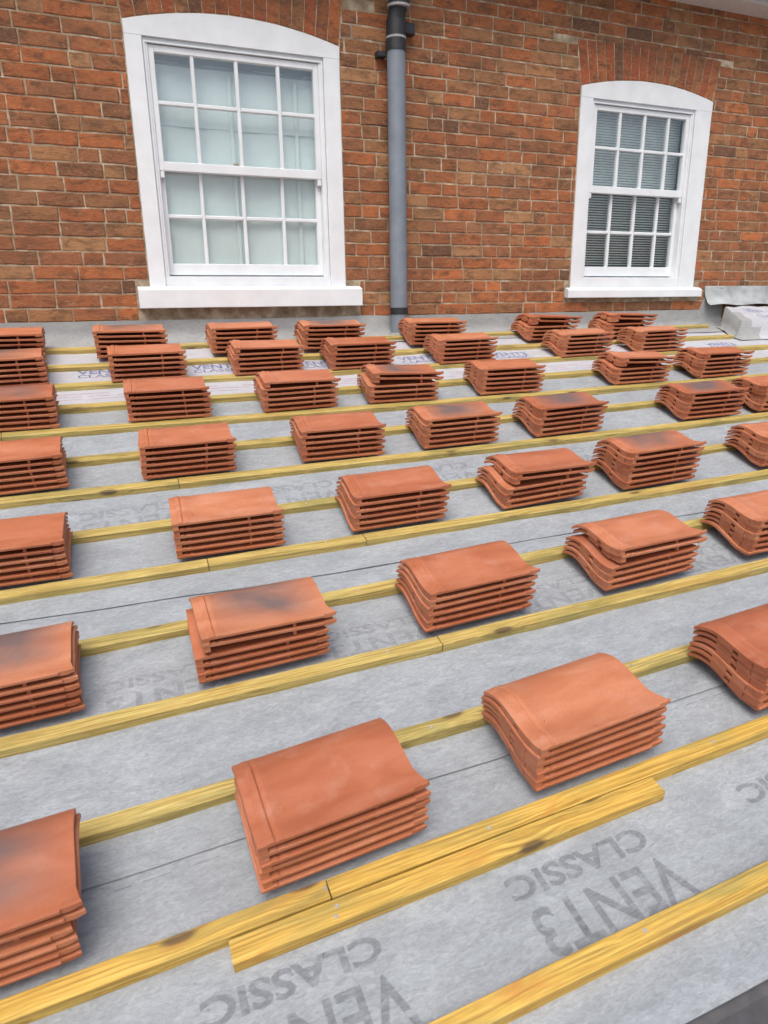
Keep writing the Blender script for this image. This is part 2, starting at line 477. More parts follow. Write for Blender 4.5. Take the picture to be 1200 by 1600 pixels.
# upstand: membrane dressed up the wall
mb = MB(); xs = [XA + (4.78 - XA) * i / 150 for i in range(151)]; prof_n = 10
vs = []
for X in xs:
    base = RP(X, 0.13, 0.0125); w0 = surf(X, 0.0)
    wob = 0.004 * noise.noise(Vector((X * 2.5, 0, 9)))
    bump_ = 0.022 * math.exp(-((X - 1.66) / 0.12) ** 2)
    kk = min(1.0, max(0.0, (X - 4.555) / 0.06)); kk = kk * kk * (3 - 2 * kk)
    topz = Z1 + 0.172 * kk + 0.005 * noise.noise(Vector((X * 3, 2, 2))) + 0.3 * bump_
    pts = [base]
    b2 = RP(X, 0.06, 0.0135); pts.append(b2)
    pts.append(Vector((X, -0.030 - wob - bump_, b2.z + 0.022)))
    pts.append(Vector((X, -0.014 - wob - bump_, b2.z + 0.048)))
    zz = b2.z + 0.048
    for k in range(1, 6):
        z_ = zz + (topz - zz) * k / 5
        pts.append(Vector((X, -0.010 - wob * (1 - k / 5) - bump_ * (1 - k / 5) - 0.002 * noise.noise(Vector((X * 6, z_ * 9, 3))), z_)))
    pts.append(Vector((X, -0.001, topz + 0.001)))
    vs += pts
P = len(pts)
for i in range(150):
    for j in range(P - 1):
        a = i * P + j
        mb.f.append((a, a + 1, a + P + 1, a + P))
mb.v = [tuple(v) for v in vs]
up = obj('roof_membrane', mb, M_upst, None, 50)
tag(up, 'grey membrane strip dressed up the foot of the brick wall', kind='structure')

# faded and blue printing on the membrane
def text_mesh(body, size, bold=0.0):
    cu = bpy.data.curves.new('t', 'FONT'); cu.body = body; cu.size = size
    cu.align_x = 'CENTER'; cu.align_y = 'CENTER'; cu.offset = bold; cu.resolution_u = 3
    to = bpy.data.objects.new('t', cu); COL.objects.link(to)
    dg = bpy.context.evaluated_depsgraph_get()
    me = bpy.data.meshes.new_from_object(to.evaluated_get(dg))
    bpy.data.objects.remove(to); bpy.data.curves.remove(cu)
    return me
def lay_text(sheet_o, body, Xc, sc, h, mat, flip, off, width=None, serif=True, rot=0.0):
    me = text_mesh(body, h / 0.69, 0.0022 if h > 0.04 else 0.001)
    xs_ = [v.co.x for v in me.vertices]; w = max(xs_) - min(xs_)
    kx = (width / w) if width else 1.0
    sg = -1 if flip else 1
    for v in me.vertices:
        x, y = v.co.x * kx, v.co.y
        x, y = x * math.cos(rot) - y * math.sin(rot), x * math.sin(rot) + y * math.cos(rot)
        X = Xc + sg * x; s = sc - sg * y
        v.co = RP(X, s, off + wrinkle(X, s) + 0.0014)
    me.name = 'printed_lettering'; me.materials.clear(); me.materials.append(mat)
    o = link('printed_lettering', me, sheet_o)
    return o
for Xc in (0.20, 0.83, 1.46, 2.09, -0.43):
    lay_text(sh1, 'CLASSIC', Xc, 3.563, 0.050, M_printg, True, 0.0, 0.345)
    lay_text(sh1, 'VENT3', Xc + 0.01, 3.665, 0.098, M_printg, True, 0.0, 0.355)
    lay_text(sh1, 'CROMAR', Xc + 0.01, 3.752, 0.028, M_printg, True, 0.0, 0.26)
for Xc in (0.70, 1.33, 1.96, 2.59, 0.07):
    lay_text(sh2, 'CLASSIC', Xc, 2.655, 0.040, M_printf, True, 0.003, 0.34)
    lay_text(sh2, 'VENT3', Xc, 2.727, 0.060, M_printf, True, 0.003, 0.34)
for Xc in (0.04, 0.67, 1.30, 1.93, 2.56, 3.19):
    lay_text(sh3, 'CLASSIC', Xc, 1.762, 0.050, M_printf, True, 0.006, 0.36)
    lay_text(sh3, 'VENT3', Xc, 1.850, 0.075, M_printf, True, 0.006, 0.36)
for Xc in (0.02, 0.60, 1.18, 1.82, 2.46, 3.05, 3.63, 4.22):
    lay_text(sh4, 'VENT3', Xc, 0.445, 0.055, M_printb, False, 0.009, 0.26)
    lay_text(sh4, 'CLASSIC', Xc, 0.500, 0.038, M_printb, False, 0.009, 0.26)
# stitched dashes just below the lowest lap
mb = MB(); X = -0.6
while X < 3.0:
    w = 0.03 + 0.05 * R.random(); s_ = lapA(X) + 0.022
    mb.add([RP(X, s_ - 0.0012, 0.0012 + wrinkle(X, s_)), RP(X + w, s_ - 0.0012, 0.0012 + wrinkle(X + w, s_)), RP(X + w, s_ + 0.0012, 0.0012 + wrinkle(X + w, s_)), RP(X, s_ + 0.0012, 0.0012 + wrinkle(X, s_))], [(0, 1, 2, 3)])
    X += w + 0.015 + 0.03 * R.random()
obj('printed_lines', mb, M_printg, sh1)
# fine pink ruled lines on the white sheet
mb = MB()
for s_ in (0.705, 0.735, 0.765):
    X = -0.6
    while X < 4.4:
        w = 0.10 + 0.22 * R.random()
        n4 = 4; vs = []
        for k in range(n4 + 1):
            xx = X + w * k / n4
            vs += [RP(xx, s_ - 0.003, 0.0107 + wrinkle(xx, s_)), RP(xx, s_ + 0.003, 0.0107 + wrinkle(xx, s_))]
        mb.add(vs, [(2*k, 2*k+1, 2*k+3, 2*k+2) for k in range(n4)])
        X += w + 0.02 + 0.12 * R.random()
ro = obj('printed_lines', mb, M_printr, sh4)

# dark gutter beyond the eaves edge
mb = MB(); secs = []
for i in range(41):
    X = XA + (XB - XA) * i / 40
    e = RP(X, SE - 0.02, -0.004)
    secs.append([e + Vector((0, 0.02, -0.006)), e + Vector((0, -0.03, -0.02)), e + Vector((0, -0.05, -0.06)), e + Vector((0, -0.10, -0.075)),
                 e + Vector((0, -0.15, -0.06)), e + Vector((0, -0.165, -0.01)), e + Vector((0, -0.18, -0.01)), e + Vector((0, -0.18, -0.09)), e + Vector((0, 0.02, -0.12))])
vs = [p for s_ in secs for p in s_]; k = 9
mb.add(vs, [(i*k+j, i*k+(j+1) % k, (i+1)*k+(j+1) % k, (i+1)*k+j) for i in range(40) for j in range(k)] + [tuple(range(k)), tuple(range(40*k, 41*k))])
tag(obj('eaves_gutter', mb, M_dark, None, 40), 'dark grey gutter along the eaves at the lower right corner', 'gutter')

# ------------------------------------------------------------------ the brick house
house = empty('brick_house', (2.0, 0, 0))
tag(house, 'weathered orange and brown brick house wall behind the roof, with two white sash windows', 'house')
def hlink(o):      # parent keeping world coordinates
    o.parent = house; o.matrix_parent_inverse = Matrix.Translation((-2.0, 0, 0)); return o

CR_H = 0.075
WIN = [dict(x0=0.328, x1=1.527, z0=0.303, sh=1.642, ap=1.722, ext=1.94, sx0=0.256, sx1=1.617, sz0=0.186, sz1=0.305, sy=-0.062,
            ix0=0.446, ix1=1.400, iz0=0.374, iz1=1.548, vb=(0.676, 0.919, 1.160), uh=1.272, mr=0.955, lh=0.697, br=0.438),
       dict(x0=3.268, x1=4.452, z0=0.297, sh=1.600, ap=1.672, ext=1.888, sx0=3.224, sx1=4.507, sz0=0.220, sz1=0.290, sy=-0.045,
            ix0=3.400, ix1=4.270, iz0=0.376, iz1=1.505, vb=(3.640, 3.862, 4.082), uh=1.238, mr=0.968, lh=0.685, br=0.443)]
def intr(w, X):     # arched top of the frame
    t = (X - (w['x0'] + w['x1']) / 2) / ((w['x1'] - w['x0']) / 2)
    return w['ap'] - (w['ap'] - w['sh']) * t * t
def extr(w, X):
    t = (X - (w['x0'] + w['x1']) / 2) / ((w['x1'] - w['x0']) / 2 + 0.05)
    return w['ext'] - 0.020 * t * t

# mortar backing with openings
mb = MB()
X0, X1, ZB, ZT = -2.6, 6.6, -1.6, 2.60
def rect(x0, x1, z0, z1): mb.box(x0, x1, 0.0035, 0.20, z0, z1)
edges = [X0]
for w in WIN: edges += [w['x0'] + 0.03, w['x1'] - 0.03]
edges.append(X1)
rect(edges[0], edges[1], ZB, ZT); rect(edges[2], edges[3], ZB, ZT); rect(edges[4], edges[5], ZB, ZT)
for i, w in enumerate(WIN):
    a, b = w['x0'] + 0.03, w['x1'] - 0.03
    rect(a, b, ZB, w['z0'] - 0.02); rect(a, b, w['sh'] - 0.02, ZT)
hlink(obj('mortar', mb, M_mortar))

PAL = [((0.46, 0.150, 0.058), 20), ((0.42, 0.148, 0.064), 18), ((0.54, 0.175, 0.064), 12), ((0.37, 0.150, 0.072), 16),
       ((0.37, 0.172, 0.080), 12), ((0.44, 0.215, 0.100), 9), ((0.29, 0.130, 0.068), 6), ((0.19, 0.095, 0.060), 3), ((0.48, 0.26, 0.125), 5)]
def brick_colour(r):
    t = r.random() * sum(w for _, w in PAL)
    for c, w in PAL:
        t -= w
        if t <= 0: break
    k = 0.88 + 0.24 * r.random()
    return tuple(min(1, x * k) for x in c)

bricks = []      # (xa, xb, za, zb)
jit = random.Random(3)
nc = int((ZT - Z1) / CR_H) + 1
for ci in range(-9, nc):
    z0 = Z1 + ci * CR_H + 0.0037; z1 = z0 + 0.0676
    lo = X0 + 0.02 if ci >= 0 else 4.50
    blocks = []
    for wi, w in enumerate(WIN):
        zc = (z0 + z1) / 2
        if z1 > w['sz0'] - 0.004 and z0 < w['sz1'] - 0.015: blocks.append((w['sx0'] - 0.006, w['sx1'] + 0.006))
        elif z0 >= w['sz1'] - 0.016 and z0 < w['sh']: blocks.append((w['x0'] - 0.005, w['x1'] + 0.005))
        elif z0 >= w['sh'] - 0.001 and z0 < w['ext'] - 0.045:
            e = 0.05 if wi == 1 else 0.035
            blocks.append((w['x0'] - e * (zc - w['sh']) / 0.25 - 0.002, w['x1'] + e * (zc - w['sh']) / 0.25 + 0.002))
    first = len(bricks); prev = None
    off = (ci % 2) * 0.118
    x = lo - 0.24 + off + jit.uniform(-0.03, 0.03)
    while x < X1:
        head = jit.random() < (0.10 if prev else 0.34)
        L = (0.105 if head else 0.222) + jit.uniform(-0.006, 0.006)
        prev = head
        a, b = x, x + L; x = b + 0.0075
        segs = [(max(a, lo), b)]
        for (p, q_) in blocks:
            ns_ = []
            for (s_, t_) in segs:
                if t_ <= p or s_ >= q_: ns_.append((s_, t_)); continue
                if s_ < p: ns_.append((s_, p - 0.004))
                if t_ > q_: ns_.append((q_ + 0.004, t_))
            segs = ns_
        for (s_, t_) in segs:
            if t_ - s_ > 0.014: bricks.append([s_, t_, z0, z1])
    row = bricks[first:]
    for (p, q_) in blocks:          # run the course tight up to the opening
        lf = [b_ for b_ in row if b_[1] <= p]; rt = [b_ for b_ in row if b_[0] >= q_]
        if lf:
            b_ = max(lf, key=lambda t: t[1])
            if p - b_[1] < 0.06: b_[1] = p - 0.002
        if rt:
            b_ = min(rt, key=lambda t: t[0])
            if b_[0] - q_ < 0.06: b_[0] = q_ + 0.002
    for wi, w in enumerate(WIN):    # bricks sitting on the arch are cut down to it
        for b_ in row:
            if b_[0] < w['x1'] + 0.05 and b_[1] > w['x0'] - 0.05 and b_[2] < w['ext'] + 0.004 and b_[3] > w['ext'] - 0.04:
                b_[2] = max(b_[2], min(w['ext'] - 0.006, b_[3] - 0.012))

def brick_geo(r, L, H=0.0676):
    """irregular brick, front at y=0 facing -y, centred on x and z"""
    hx, hz = L / 2, H / 2; per = []
    nseg = 3
    for i in range(nseg): per.append((-hx + L * i / nseg, -hz))
    per.append((hx, -hz)); per.append((hx, 0.0))
    for i in range(nseg): per.append((hx - L * i / nseg, hz))
    per.append((-hx, hz)); per.append((-hx, 0.0))
    n = len(per); cen = r.uniform(-0.0015, 0.0012)
    outer = []; inner = []
    for (x, z) in per:
        jx, jz = r.uniform(-0.0022, 0.0022), r.uniform(-0.0026, 0.0020)
        x, z = x + jx, z + jz
        outer.append((x, 0.0036 + r.uniform(-0.001, 0.001), z))
        d = 0.0035 + r.uniform(0, 0.002)
        inner.append((x - math.copysign(min(d, abs(x)), x), cen + r.uniform(-0.0008, 0.0008), z - (math.copysign(min(d, abs(z)), z) if abs(z) > 0.01 else 0)))
    back = [(x, 0.02, z) for x, _, z in outer]
    vs = inner + outer + back
    fs = [tuple(range(n))]
    for i in range(n):
        j = (i + 1) % n
        fs.append((i, n + i, n + j, j)); fs.append((n + i, 2 * n + i, 2 * n + j, n + j))
    return vs, fs

variants = {}
vr = random.Random(11)
for kind, L in (('s', 0.222), ('h', 0.105), ('c', 0.06)):
    for k in range(10 if kind == 's' else 5):
        vs, fs = brick_geo(vr, L)
        me = bpy.data.meshes.new('brick'); me.from_pydata(vs, [], fs)
        bm = bmesh.new(); bm.from_mesh(me); bmesh.ops.recalc_face_normals(bm, faces=bm.faces); bm.to_mesh(me); bm.free()
        me.materials.append(M_brick); variants[(kind, k)] = me

def vis_area(b):
    ps = [project(Vector((x, 0, z))) for x in (b[0], b[1]) for z in (b[2], b[3])]
    cx = sum(p[0] for p in ps) / 4; cy = sum(p[1] for p in ps) / 4
    inside = -30 < min(max(p[0] for p in ps), 1e9) and min(p[0] for p in ps) < 1215 and max(p[1] for p in ps) > -10 and cy < 520 and ps[0][2] > 0
    return (abs(ps[2][0] - ps[0][0]) * abs(ps[1][1] - ps[0][1])) if inside else 0
bricks.sort(key=vis_area, reverse=True)
br_r = random.Random(5)
NPART = 268
for b in bricks[:NPART]:
    L = b[1] - b[0]
    kind, base, cnt = ('s', 0.222, 10) if L > 0.15 else (('h', 0.105, 5) if L > 0.075 else ('c', 0.06, 5))
    o = bpy.data.objects.new('brick', variants[(kind, br_r.randrange(cnt))])
    COL.objects.link(o)
    o.location = ((b[0] + b[1]) / 2, br_r.uniform(-0.0015, 0.0012), (b[2] + b[3]) / 2)
    o.scale = (L / base, 1, (b[3] - b[2]) / 0.0676)
    o.rotation_euler = (0, br_r.uniform(-0.006, 0.006), 0)
    o.color = brick_colour(br_r) + (1,)
    hlink(o)
# remaining bricks in one part
vs, fs, cols = [], [], []
for b in bricks[NPART:]:
    L = b[1] - b[0]; g_v, g_f = brick_geo(br_r, L, b[3] - b[2])
    cx, cz, dy = (b[0] + b[1]) / 2, (b[2] + b[3]) / 2, br_r.uniform(-0.0015, 0.0012)
    base = len(vs); c = brick_colour(br_r)
    vs += [(x + cx, y + dy, z + cz) for x, y, z in g_v]
    fs += [tuple(base + i for i in f) for f in g_f]
    cols += [c] * len(g_v)
me = bpy.data.meshes.new('brickwork'); me.from_pydata(vs, [], fs)
at = me.attributes.new('brick_colour', 'FLOAT_COLOR', 'POINT')
for i, c in enumerate(cols): at.data[i].color = c + (1,)
bm = bmesh.new(); bm.from_mesh(me); bmesh.ops.recalc_face_normals(bm, faces=bm.faces); bm.to_mesh(me); bm.free()
me.materials.append(M_brickv)
hlink(tag(link('brickwork', me), kind='stuff'))

# arches of upright bricks
ar = random.Random(21)
for wi, w in enumerate(WIN):
    n = 17 if wi == 1 else 17
    xc = (w['x0'] + w['x1']) / 2; hw = (w['x1'] - w['x0']) / 2
    e = 0.05 if wi == 1 else 0.035
    for i in range(n):
        t0, t1 = -1 + 2 * i / n, -1 + 2 * (i + 1) / n
        gx = 0.0022
        xb0, xb1 = xc + t0 * hw + gx, xc + t1 * hw - gx
        xt0, xt1 = xc + t0 * (hw + e) + gx, xc + t1 * (hw + e) - gx
        zb = intr(w, (xb0 + xb1) / 2) + 0.006; zb0 = intr(w, max(xb0, w['x0'])) + 0.006; zb1 = intr(w, min(xb1, w['x1'])) + 0.006
        zt = extr(w, (xt0 + xt1) / 2)
        j = lambda a=0.0015: ar.uniform(-a, a)
        outer = [(xb0, zb0), (xb1, zb1), ((xb1 + xt1) / 2 + j(), (zb + zt) / 2), (xt1, zt + j()), (xt0, zt + j()), ((xb0 + xt0) / 2 + j(), (zb + zt) / 2)]
        cx = sum(p[0] for p in outer) / 6; cz = sum(p[1] for p in outer) / 6
        inner = [(x + math.copysign(0.0035, cx - x), z + math.copysign(0.0035, cz - z) if abs(cz - z) > 0.02 else z) for x, z in outer]
        vs = [(x, j() - 0.0005, z) for x, z in inner] + [(x, 0.0034, z) for x, z in outer] + [(x, 0.02, z) for x, z in outer]
        fs = [tuple(range(6))] + [(k, 6 + k, 6 + (k + 1) % 6, (k + 1) % 6) for k in range(6)] + [(6 + k, 12 + k, 12 + (k + 1) % 6, 6 + (k + 1) % 6) for k in range(6)]
        m_ = MB(); m_.add(vs, fs); o = obj('arch_brick', m_, M_brick)
        c = brick_colour(ar) if ar.random() < 0.45 else (0.40 * ar.uniform(0.8, 1.15), 0.115, 0.05)
        o.color = tuple(c) + (1,); hlink(o)

# windows
def window(w, kind, lab):
    xc = (w['x0'] + w['x1']) / 2
    mb = MB()
    # frame: jambs, head with arched top, bottom board; face just behind the brick face
    yf, yb = -0.006, 0.085
    fx0, fx1 = w['ix0'] - 0.028, w['ix1'] + 0.028     # inner edge of the broad face
    mb.bbox(w['x0'], fx0, yf, yb, w['z0'] - 0.012, w['iz1'] + 0.030, 0.003)
    mb.bbox(fx1, w['x1'], yf, yb, w['z0'] - 0.012, w['iz1'] + 0.030, 0.003)
    # second, recessed reveal
    y2 = 0.012
    mb.bbox(fx0, w['ix0'], y2, yb, w['iz0'] - 0.01, w['iz1'] + 0.004, 0.003)
    mb.bbox(w['ix1'], fx1, y2, yb, w['iz0'] - 0.01, w['iz1'] + 0.004, 0.003)
    mb.bbox(fx0, fx1, y2, yb, w['iz1'] + 0.004, w['iz1'] + 0.030, 0.003)
    mb.bbox(fx0, fx1, 0.004, yb, w['z0'] - 0.012, w['iz0'] - 0.010, 0.003)
    # arched head
    n = 28; vs = []
    for i in range(n + 1):
        X = w['x0'] + (w['x1'] - w['x0']) * i / n; zt = intr(w, X)
        zb = w['iz1'] + 0.030
        vs += [(X, yf, zb), (X, yf, zt - 0.003), (X, yf + 0.003, zt), (X, yb, zt), (X, yb, zb)]
    mb.add(vs, [(5*i+k, 5*i+(k+1) % 5, 5*i+5+(k+1) % 5, 5*i+5+k) for i in range(n) for k in range(5)] + [(0,1,2,3,4), tuple(5*n+k for k in range(5))])
    # staff bead round the sashes
    bw = 0.010
    mb.box(fx0 + 0.004, fx0 + 0.004 + bw, y2 - 0.007, y2 + 0.002, w['iz0'] - 0.010, w['iz1'] + 0.012)
    mb.box(fx1 - 0.004 - bw, fx1 - 0.004, y2 - 0.007, y2 + 0.002, w['iz0'] - 0.010, w['iz1'] + 0.012)
    mb.box(fx0 + 0.004 + bw, fx1 - 0.004 - bw, y2 - 0.007, y2 + 0.002, w['iz1'] + 0.004, w['iz1'] + 0.012)
    wo_ = hlink(obj('window', mb, M_paint)); wo_['label'] = lab
    def sub(name, m_, mat, smooth=None):
        return obj(name, m_, mat, wo_, smooth)
    # sill with sloping top
    m_ = MB(); a, b = w['sx0'], w['sx1']; y0 = w['sy']; zt = w['sz1']; zb = w['sz0']
    pr = [(0.0, zb + 0.004), (y0 + 0.014, zb + 0.004), (y0 + 0.012, zb), (y0 + 0.002, zb), (y0, zb + 0.003), (y0, zt - 0.018), (y0 + 0.004, zt - 0.013), (-0.008, zt + 0.002), (0.0, zt + 0.003)]
    nn = len(pr); n = 10; vs = []
    for i in range(n + 1):
        X = a + (b - a) * i / n; wz = 0.0015 * noise.noise(Vector((X * 5, 0, 0)))
        vs += [(X, y, z + wz) for y, z in pr]
    m_.add(vs, [(nn*i+k, nn*i+(k+1) % nn, nn*(i+1)+(k+1) % nn, nn*(i+1)+k) for i in range(n) for k in range(nn)] + [tuple(range(nn)), tuple(nn*n+k for k in range(nn))])
    sub('sill', m_, M_paint)
    # sashes: upper in front of lower
    def sash(z0, z1, y, bot, top, hz):
        st = 0.030; m_ = MB(); y1 = y + 0.034
        m_.bbox(w['ix0'], w['ix0'] + st, y, y1, z0, z1); m_.bbox(w['ix1'] - st, w['ix1'], y, y1, z0, z1)
        m_.bbox(w['ix0'] + st, w['ix1'] - st, y, y1, z0, z0 + bot); m_.bbox(w['ix0'] + st, w['ix1'] - st, y, y1, z1 - top, z1)
        sub('sash', m_, M_paint)
        bw = 0.0105; cols_ = [w['ix0'] + st] + [c for c in w['vb']] + [w['ix1'] - st]
        rows_ = [z0 + bot, hz, z1 - top]
        def barprof(mm, x0, x1, z0_, z1_, vert):
            c = 0.004
            if vert:
                vs = [(x0, y+.030, z0_), (x0, y+.010, z0_), (x0+c, y+.004, z0_), (x1-c, y+.004, z0_), (x1, y+.010, z0_), (x1, y+.030, z0_)]
                vs += [(a_, b_, z1_) for a_, b_, _ in vs]
            else:
                vs = [(x0, y+.030, z0_), (x0, y+.010, z0_), (x0, y+.004, z0_+c), (x0, y+.004, z1_-c), (x0, y+.010, z1_), (x0, y+.030, z1_)]
                vs += [(x1, b_, c_) for _, b_, c_ in vs]
            mm.add(vs, [(k, (k+1) % 6, 6+(k+1) % 6, 6+k) for k in range(6)] + [tuple(range(6)), tuple(range(6, 12))])
        for c in w['vb']:
            m_ = MB(); barprof(m_, c - bw, c + bw, rows_[0], rows_[2], True); sub('glazing_bar', m_, M_paint)
        xs_ = [w['ix0'] + st] + sum([[c - bw, c + bw] for c in w['vb']], []) + [w['ix1'] - st]
        for k in range(4):
            m_ = MB(); barprof(m_, xs_[2*k] , xs_[2*k+1], hz - bw, hz + bw, False); sub('glazing_bar', m_, M_paint)
        for r_ in range(2):
            za = rows_[r_] + (bw if r_ == 1 else 0); zb_ = rows_[r_+1] - (bw if r_ == 0 else 0)
            for k in range(4):
                m_ = MB(); m_.box(xs_[2*k] - .003, xs_[2*k+1] + .003, y + .018, y + .021, za - .003, zb_ + .003)
                sub('pane', m_, M_glass)
        return xs_
    sash(w['mr'] - 0.026, w['iz1'], 0.020, 0.048, 0.034, w['uh'])
    sash(w['iz0'], w['mr'] + 0.020, 0.056, w['br'] - w['iz0'], 0.040, w['lh'])
    # sash horns
    for x0, x1 in ((w['ix0'] + 0.002, w['ix0'] + 0.026), (w['ix1'] - 0.026, w['ix1'] - 0.002)):
        m_ = MB(); m_.bbox(x0, x1, 0.022, 0.050, w['mr'] - 0.062, w['mr'] - 0.026)
        sub('sash_horn', m_, M_paint)
    # what is behind the glass
    a, b, z0, z1 = w['ix0'] - 0.03, w['ix1'] + 0.03, w['iz0'] - 0.03, w['iz1'] + 0.03
    m_ = MB()
    yb2 = 0.60
    m_.add([(a, .092, z0), (b, .092, z0), (b, .092, z1), (a, .092, z1), (a, yb2, z0), (b, yb2, z0), (b, yb2, z1), (a, yb2, z1)],
           [(0, 1, 5, 4), (1, 2, 6, 5), (2, 3, 7, 6), (3, 0, 4, 7), (4, 5, 6, 7)])
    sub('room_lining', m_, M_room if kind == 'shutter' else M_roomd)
    if kind == 'shutter':
        m_ = MB(); n = 16; vs = []
        for i in range(n + 1):
            X = a + 0.01 + (b - a - 0.02) * i / n
            y = 0.104 + 0.004 * math.sin(X * 21) 
            vs += [(X, y, z0 + 0.005), (X, y, z1 - 0.08)]
        m_.add(vs, [(2*i, 2*i+1, 2*i+3, 2*i+2) for i in range(n)])
        sub('blind', m_, M_blind, 60)
        m_ = MB(); m_.box(a + .005, b - .005, 0.105, 0.20, z1 - 0.085, z1 - 0.005)
        m_.box(a + .005, b - .005, 0.098, 0.105, z1 - 0.098, z1 - 0.085)
        sub('blind_box', m_, M_headrail)
        m_ = MB()
        for xv in (0.885, 1.275): m_.bbox(xv - 0.012, xv + 0.012, 0.0935, 0.0975, z0 + 0.01, z1 - 0.12)
        m_.bbox(a + 0.01, b - 0.01, 0.0976, 0.0995, 1.175, 1.20)
        sub('inner_frame', m_, M_blind)
        m_ = MB(); m_.tube((0.880, 0.10, 0.993), (0.91, 0.10, 0.993), 0.011, 12)
        m_.box(0.862, 0.928, 0.092, 0.112, 0.978, 0.986)
        sub('sash_catch', m_, simple('brass', (0.42, 0.28, 0.08), 0.35, 0.05, 0.7))
    else:
        m_ = MB(); z = z0 + 0.01
        while z < z1 - 0.05:
            hi = 0.005 if z > w['mr'] else 0.0
            m_.add([(a + .02, 0.112, z + 0.0075), (b - .02, 0.112, z + 0.0075), (b - .02, 0.120, z - hi), (a + .02, 0.120, z - hi)], [(0, 1, 2, 3)])
            z += 0.0175
        s_ = sub('blind_slats', m_, M_slat); s_['kind'] = 'stuff'
        m_ = MB(); m_.box(a + .01, b - .01, 0.125, 0.165, z1 - 0.05, z1 - 0.01); sub('blind_box', m_, M_headrail)
    return wo_
window(WIN[0], 'shutter', 'wide white sash window with a pale blind behind its panes')
window(WIN[1], 'slats', 'smaller looking white sash window with dark slatted blind')

# soffit, gutter under the roof above
mb = MB(); mb.box(X0, X1, -0.19, 0.0, 2.182, 2.20); mb.box(X0, X1, -0.205, -0.19, 2.170, 2.36)
hlink(obj('soffit', mb, M_soffit))
mb = MB(); n = 12; vs = []
for X in (X0, X1):
    for i in range(n + 1):
        t = math.pi * i / n; vs.append((X, -0.262 - 0.054 * math.cos(t), 2.275 - 0.062 * math.sin(t)))
    for i in range(n, -1, -1):
        t = math.pi * i / n; vs.append((X, -0.262 - 0.050 * math.cos(t), 2.275 - 0.057 * math.sin(t)))
k = 2 * (n + 1)
mb.add(vs, [(i, (i + 1) % k, k + (i + 1) % k, k + i) for i in range(k)] + [tuple(range(k)), tuple(range(k, 2 * k))])
hlink(obj('gutter', mb, M_black, None, 40))

# lead flashing on the wall right of the second window
mb = MB(); xs = [4.575 + (6.5 - 4.575) * i / 40 for i in range(41)]; vs = []
for X in xs:
    w_ = 0.012 * noise.noise(Vector((X * 5, 1, 7)))
    vs += [(X, -0.001, 0.302), (X, -0.006, 0.300), (X, -0.010 - w_, 0.262), (X, -0.016 - w_, 0.235), (X, -0.052 - w_, 0.176 + w_), (X, -0.082 - w_, 0.156 + w_)]
mb.add(vs, [(6*i+j, 6*i+j+1, 6*i+7+j, 6*i+6+j) for i in range(40) for j in range(5)])
hlink(obj('lead_flashing', mb, M_lead, None, 60))

# ------------------------------------------------------------------ low kerb wall wrapped in membrane, right
def kerb_pt(x, s_, h): return surf(x, s_) + Vector((0, 0, h))
mb = MB(); NI, NJ = 16, 12; vs = []
def kerb_grid(f):
    base = len(mb.v); g_ = []
    for i in range(NI + 1):
        for j in range(NJ + 1):
            P_ = f(i / NI, j / NJ); w_ = 0.006 * noise.noise(P_ * 7) + 0.003 * noise.noise(P_ * 19)
            g_.append(P_ + Vector((w_ * 0.5, -w_, w_)))
    mb.add(g_, [(i*(NJ+1)+j, i*(NJ+1)+j+1, (i+1)*(NJ+1)+j+1, (i+1)*(NJ+1)+j) for i in range(NI) for j in range(NJ)])
xl = lambda t: 4.640 - 0.130 * t                       # foot of the left face, wall -> front
hh = lambda t: 0.175 - 0.045 * t
prof_k = [(0.0, 0.004), (0.030, 0.020), (0.052, 0.5), (0.060, 0.93), (0.075, 1.0)]
def section(t):                                       # left face then top, at t along s
    s_ = 0.30 * t; H_ = hh(t)
    pts = [kerb_pt(xl(t) - 0.03, s_, 0.016), kerb_pt(xl(t), s_, 0.022), kerb_pt(xl(t) + 0.022, s_, H_ * 0.45), kerb_pt(xl(t) + 0.036, s_, H_ * 0.93), kerb_pt(xl(t) + 0.048, s_, H_)]
    return pts
top_x = 5.7
NT = 14; secs = [section(i / NT) for i in range(NT + 1)]
def wob(P_): return P_ + Vector((0, 0, 0.016 * noise.noise(P_ * 6) + 0.006 * noise.noise(P_ * 17)))
vs = [wob(p) for s_ in secs for p in s_]
mb.add(vs, [(5*i+j, 5*i+j+1, 5*i+6+j, 5*i+5+j) for i in range(NT) for j in range(4)])
left_faces = len(mb.f)
vs = []
for i in range(NT + 1):                               # top surface
    t = i / NT; a_ = secs[i][4]; b_ = kerb_pt(top_x, 0.30 * t, hh(t) - 0.03)
    for j in range(13): vs.append(wob(a_.lerp(b_, j / 12)))
mb.add(vs, [(13*i+j, 13*i+j+1, 13*i+14+j, 13*i+13+j) for i in range(NT) for j in range(12)])
vs = []
for j in range(13):                                   # front face and its foot
    k_ = j / 12; x_ = (xl(1) + 0.048) + (top_x - xl(1) - 0.048) * k_
    tp = vs_top = wob(secs[NT][4].lerp(kerb_pt(top_x, 0.30, hh(1) - 0.03), k_))
    vs += [tp, tp.lerp(kerb_pt(x_ - 0.02, 0.335, 0.06), 0.6), kerb_pt(x_ - 0.05, 0.345, 0.03), kerb_pt(x_ - 0.08, 0.40, 0.017)]
mb.add(vs, [(4*j+k, 4*j+k+1, 4*j+5+k, 4*j+4+k) for j in range(12) for k in range(3)])
corner = [secs[NT][0], secs[NT][1], secs[NT][2], secs[NT][3], vs[3], vs[2], vs[1], vs[0]]
mb.add(corner, [(0, 1, 5, 4), (1, 2, 6, 5), (2, 3, 7, 6)])
kerb_me = mb.mesh('kerb_wall', 60)
kerb_me.materials.append(M_white); kerb_me.materials.append(M_upst)
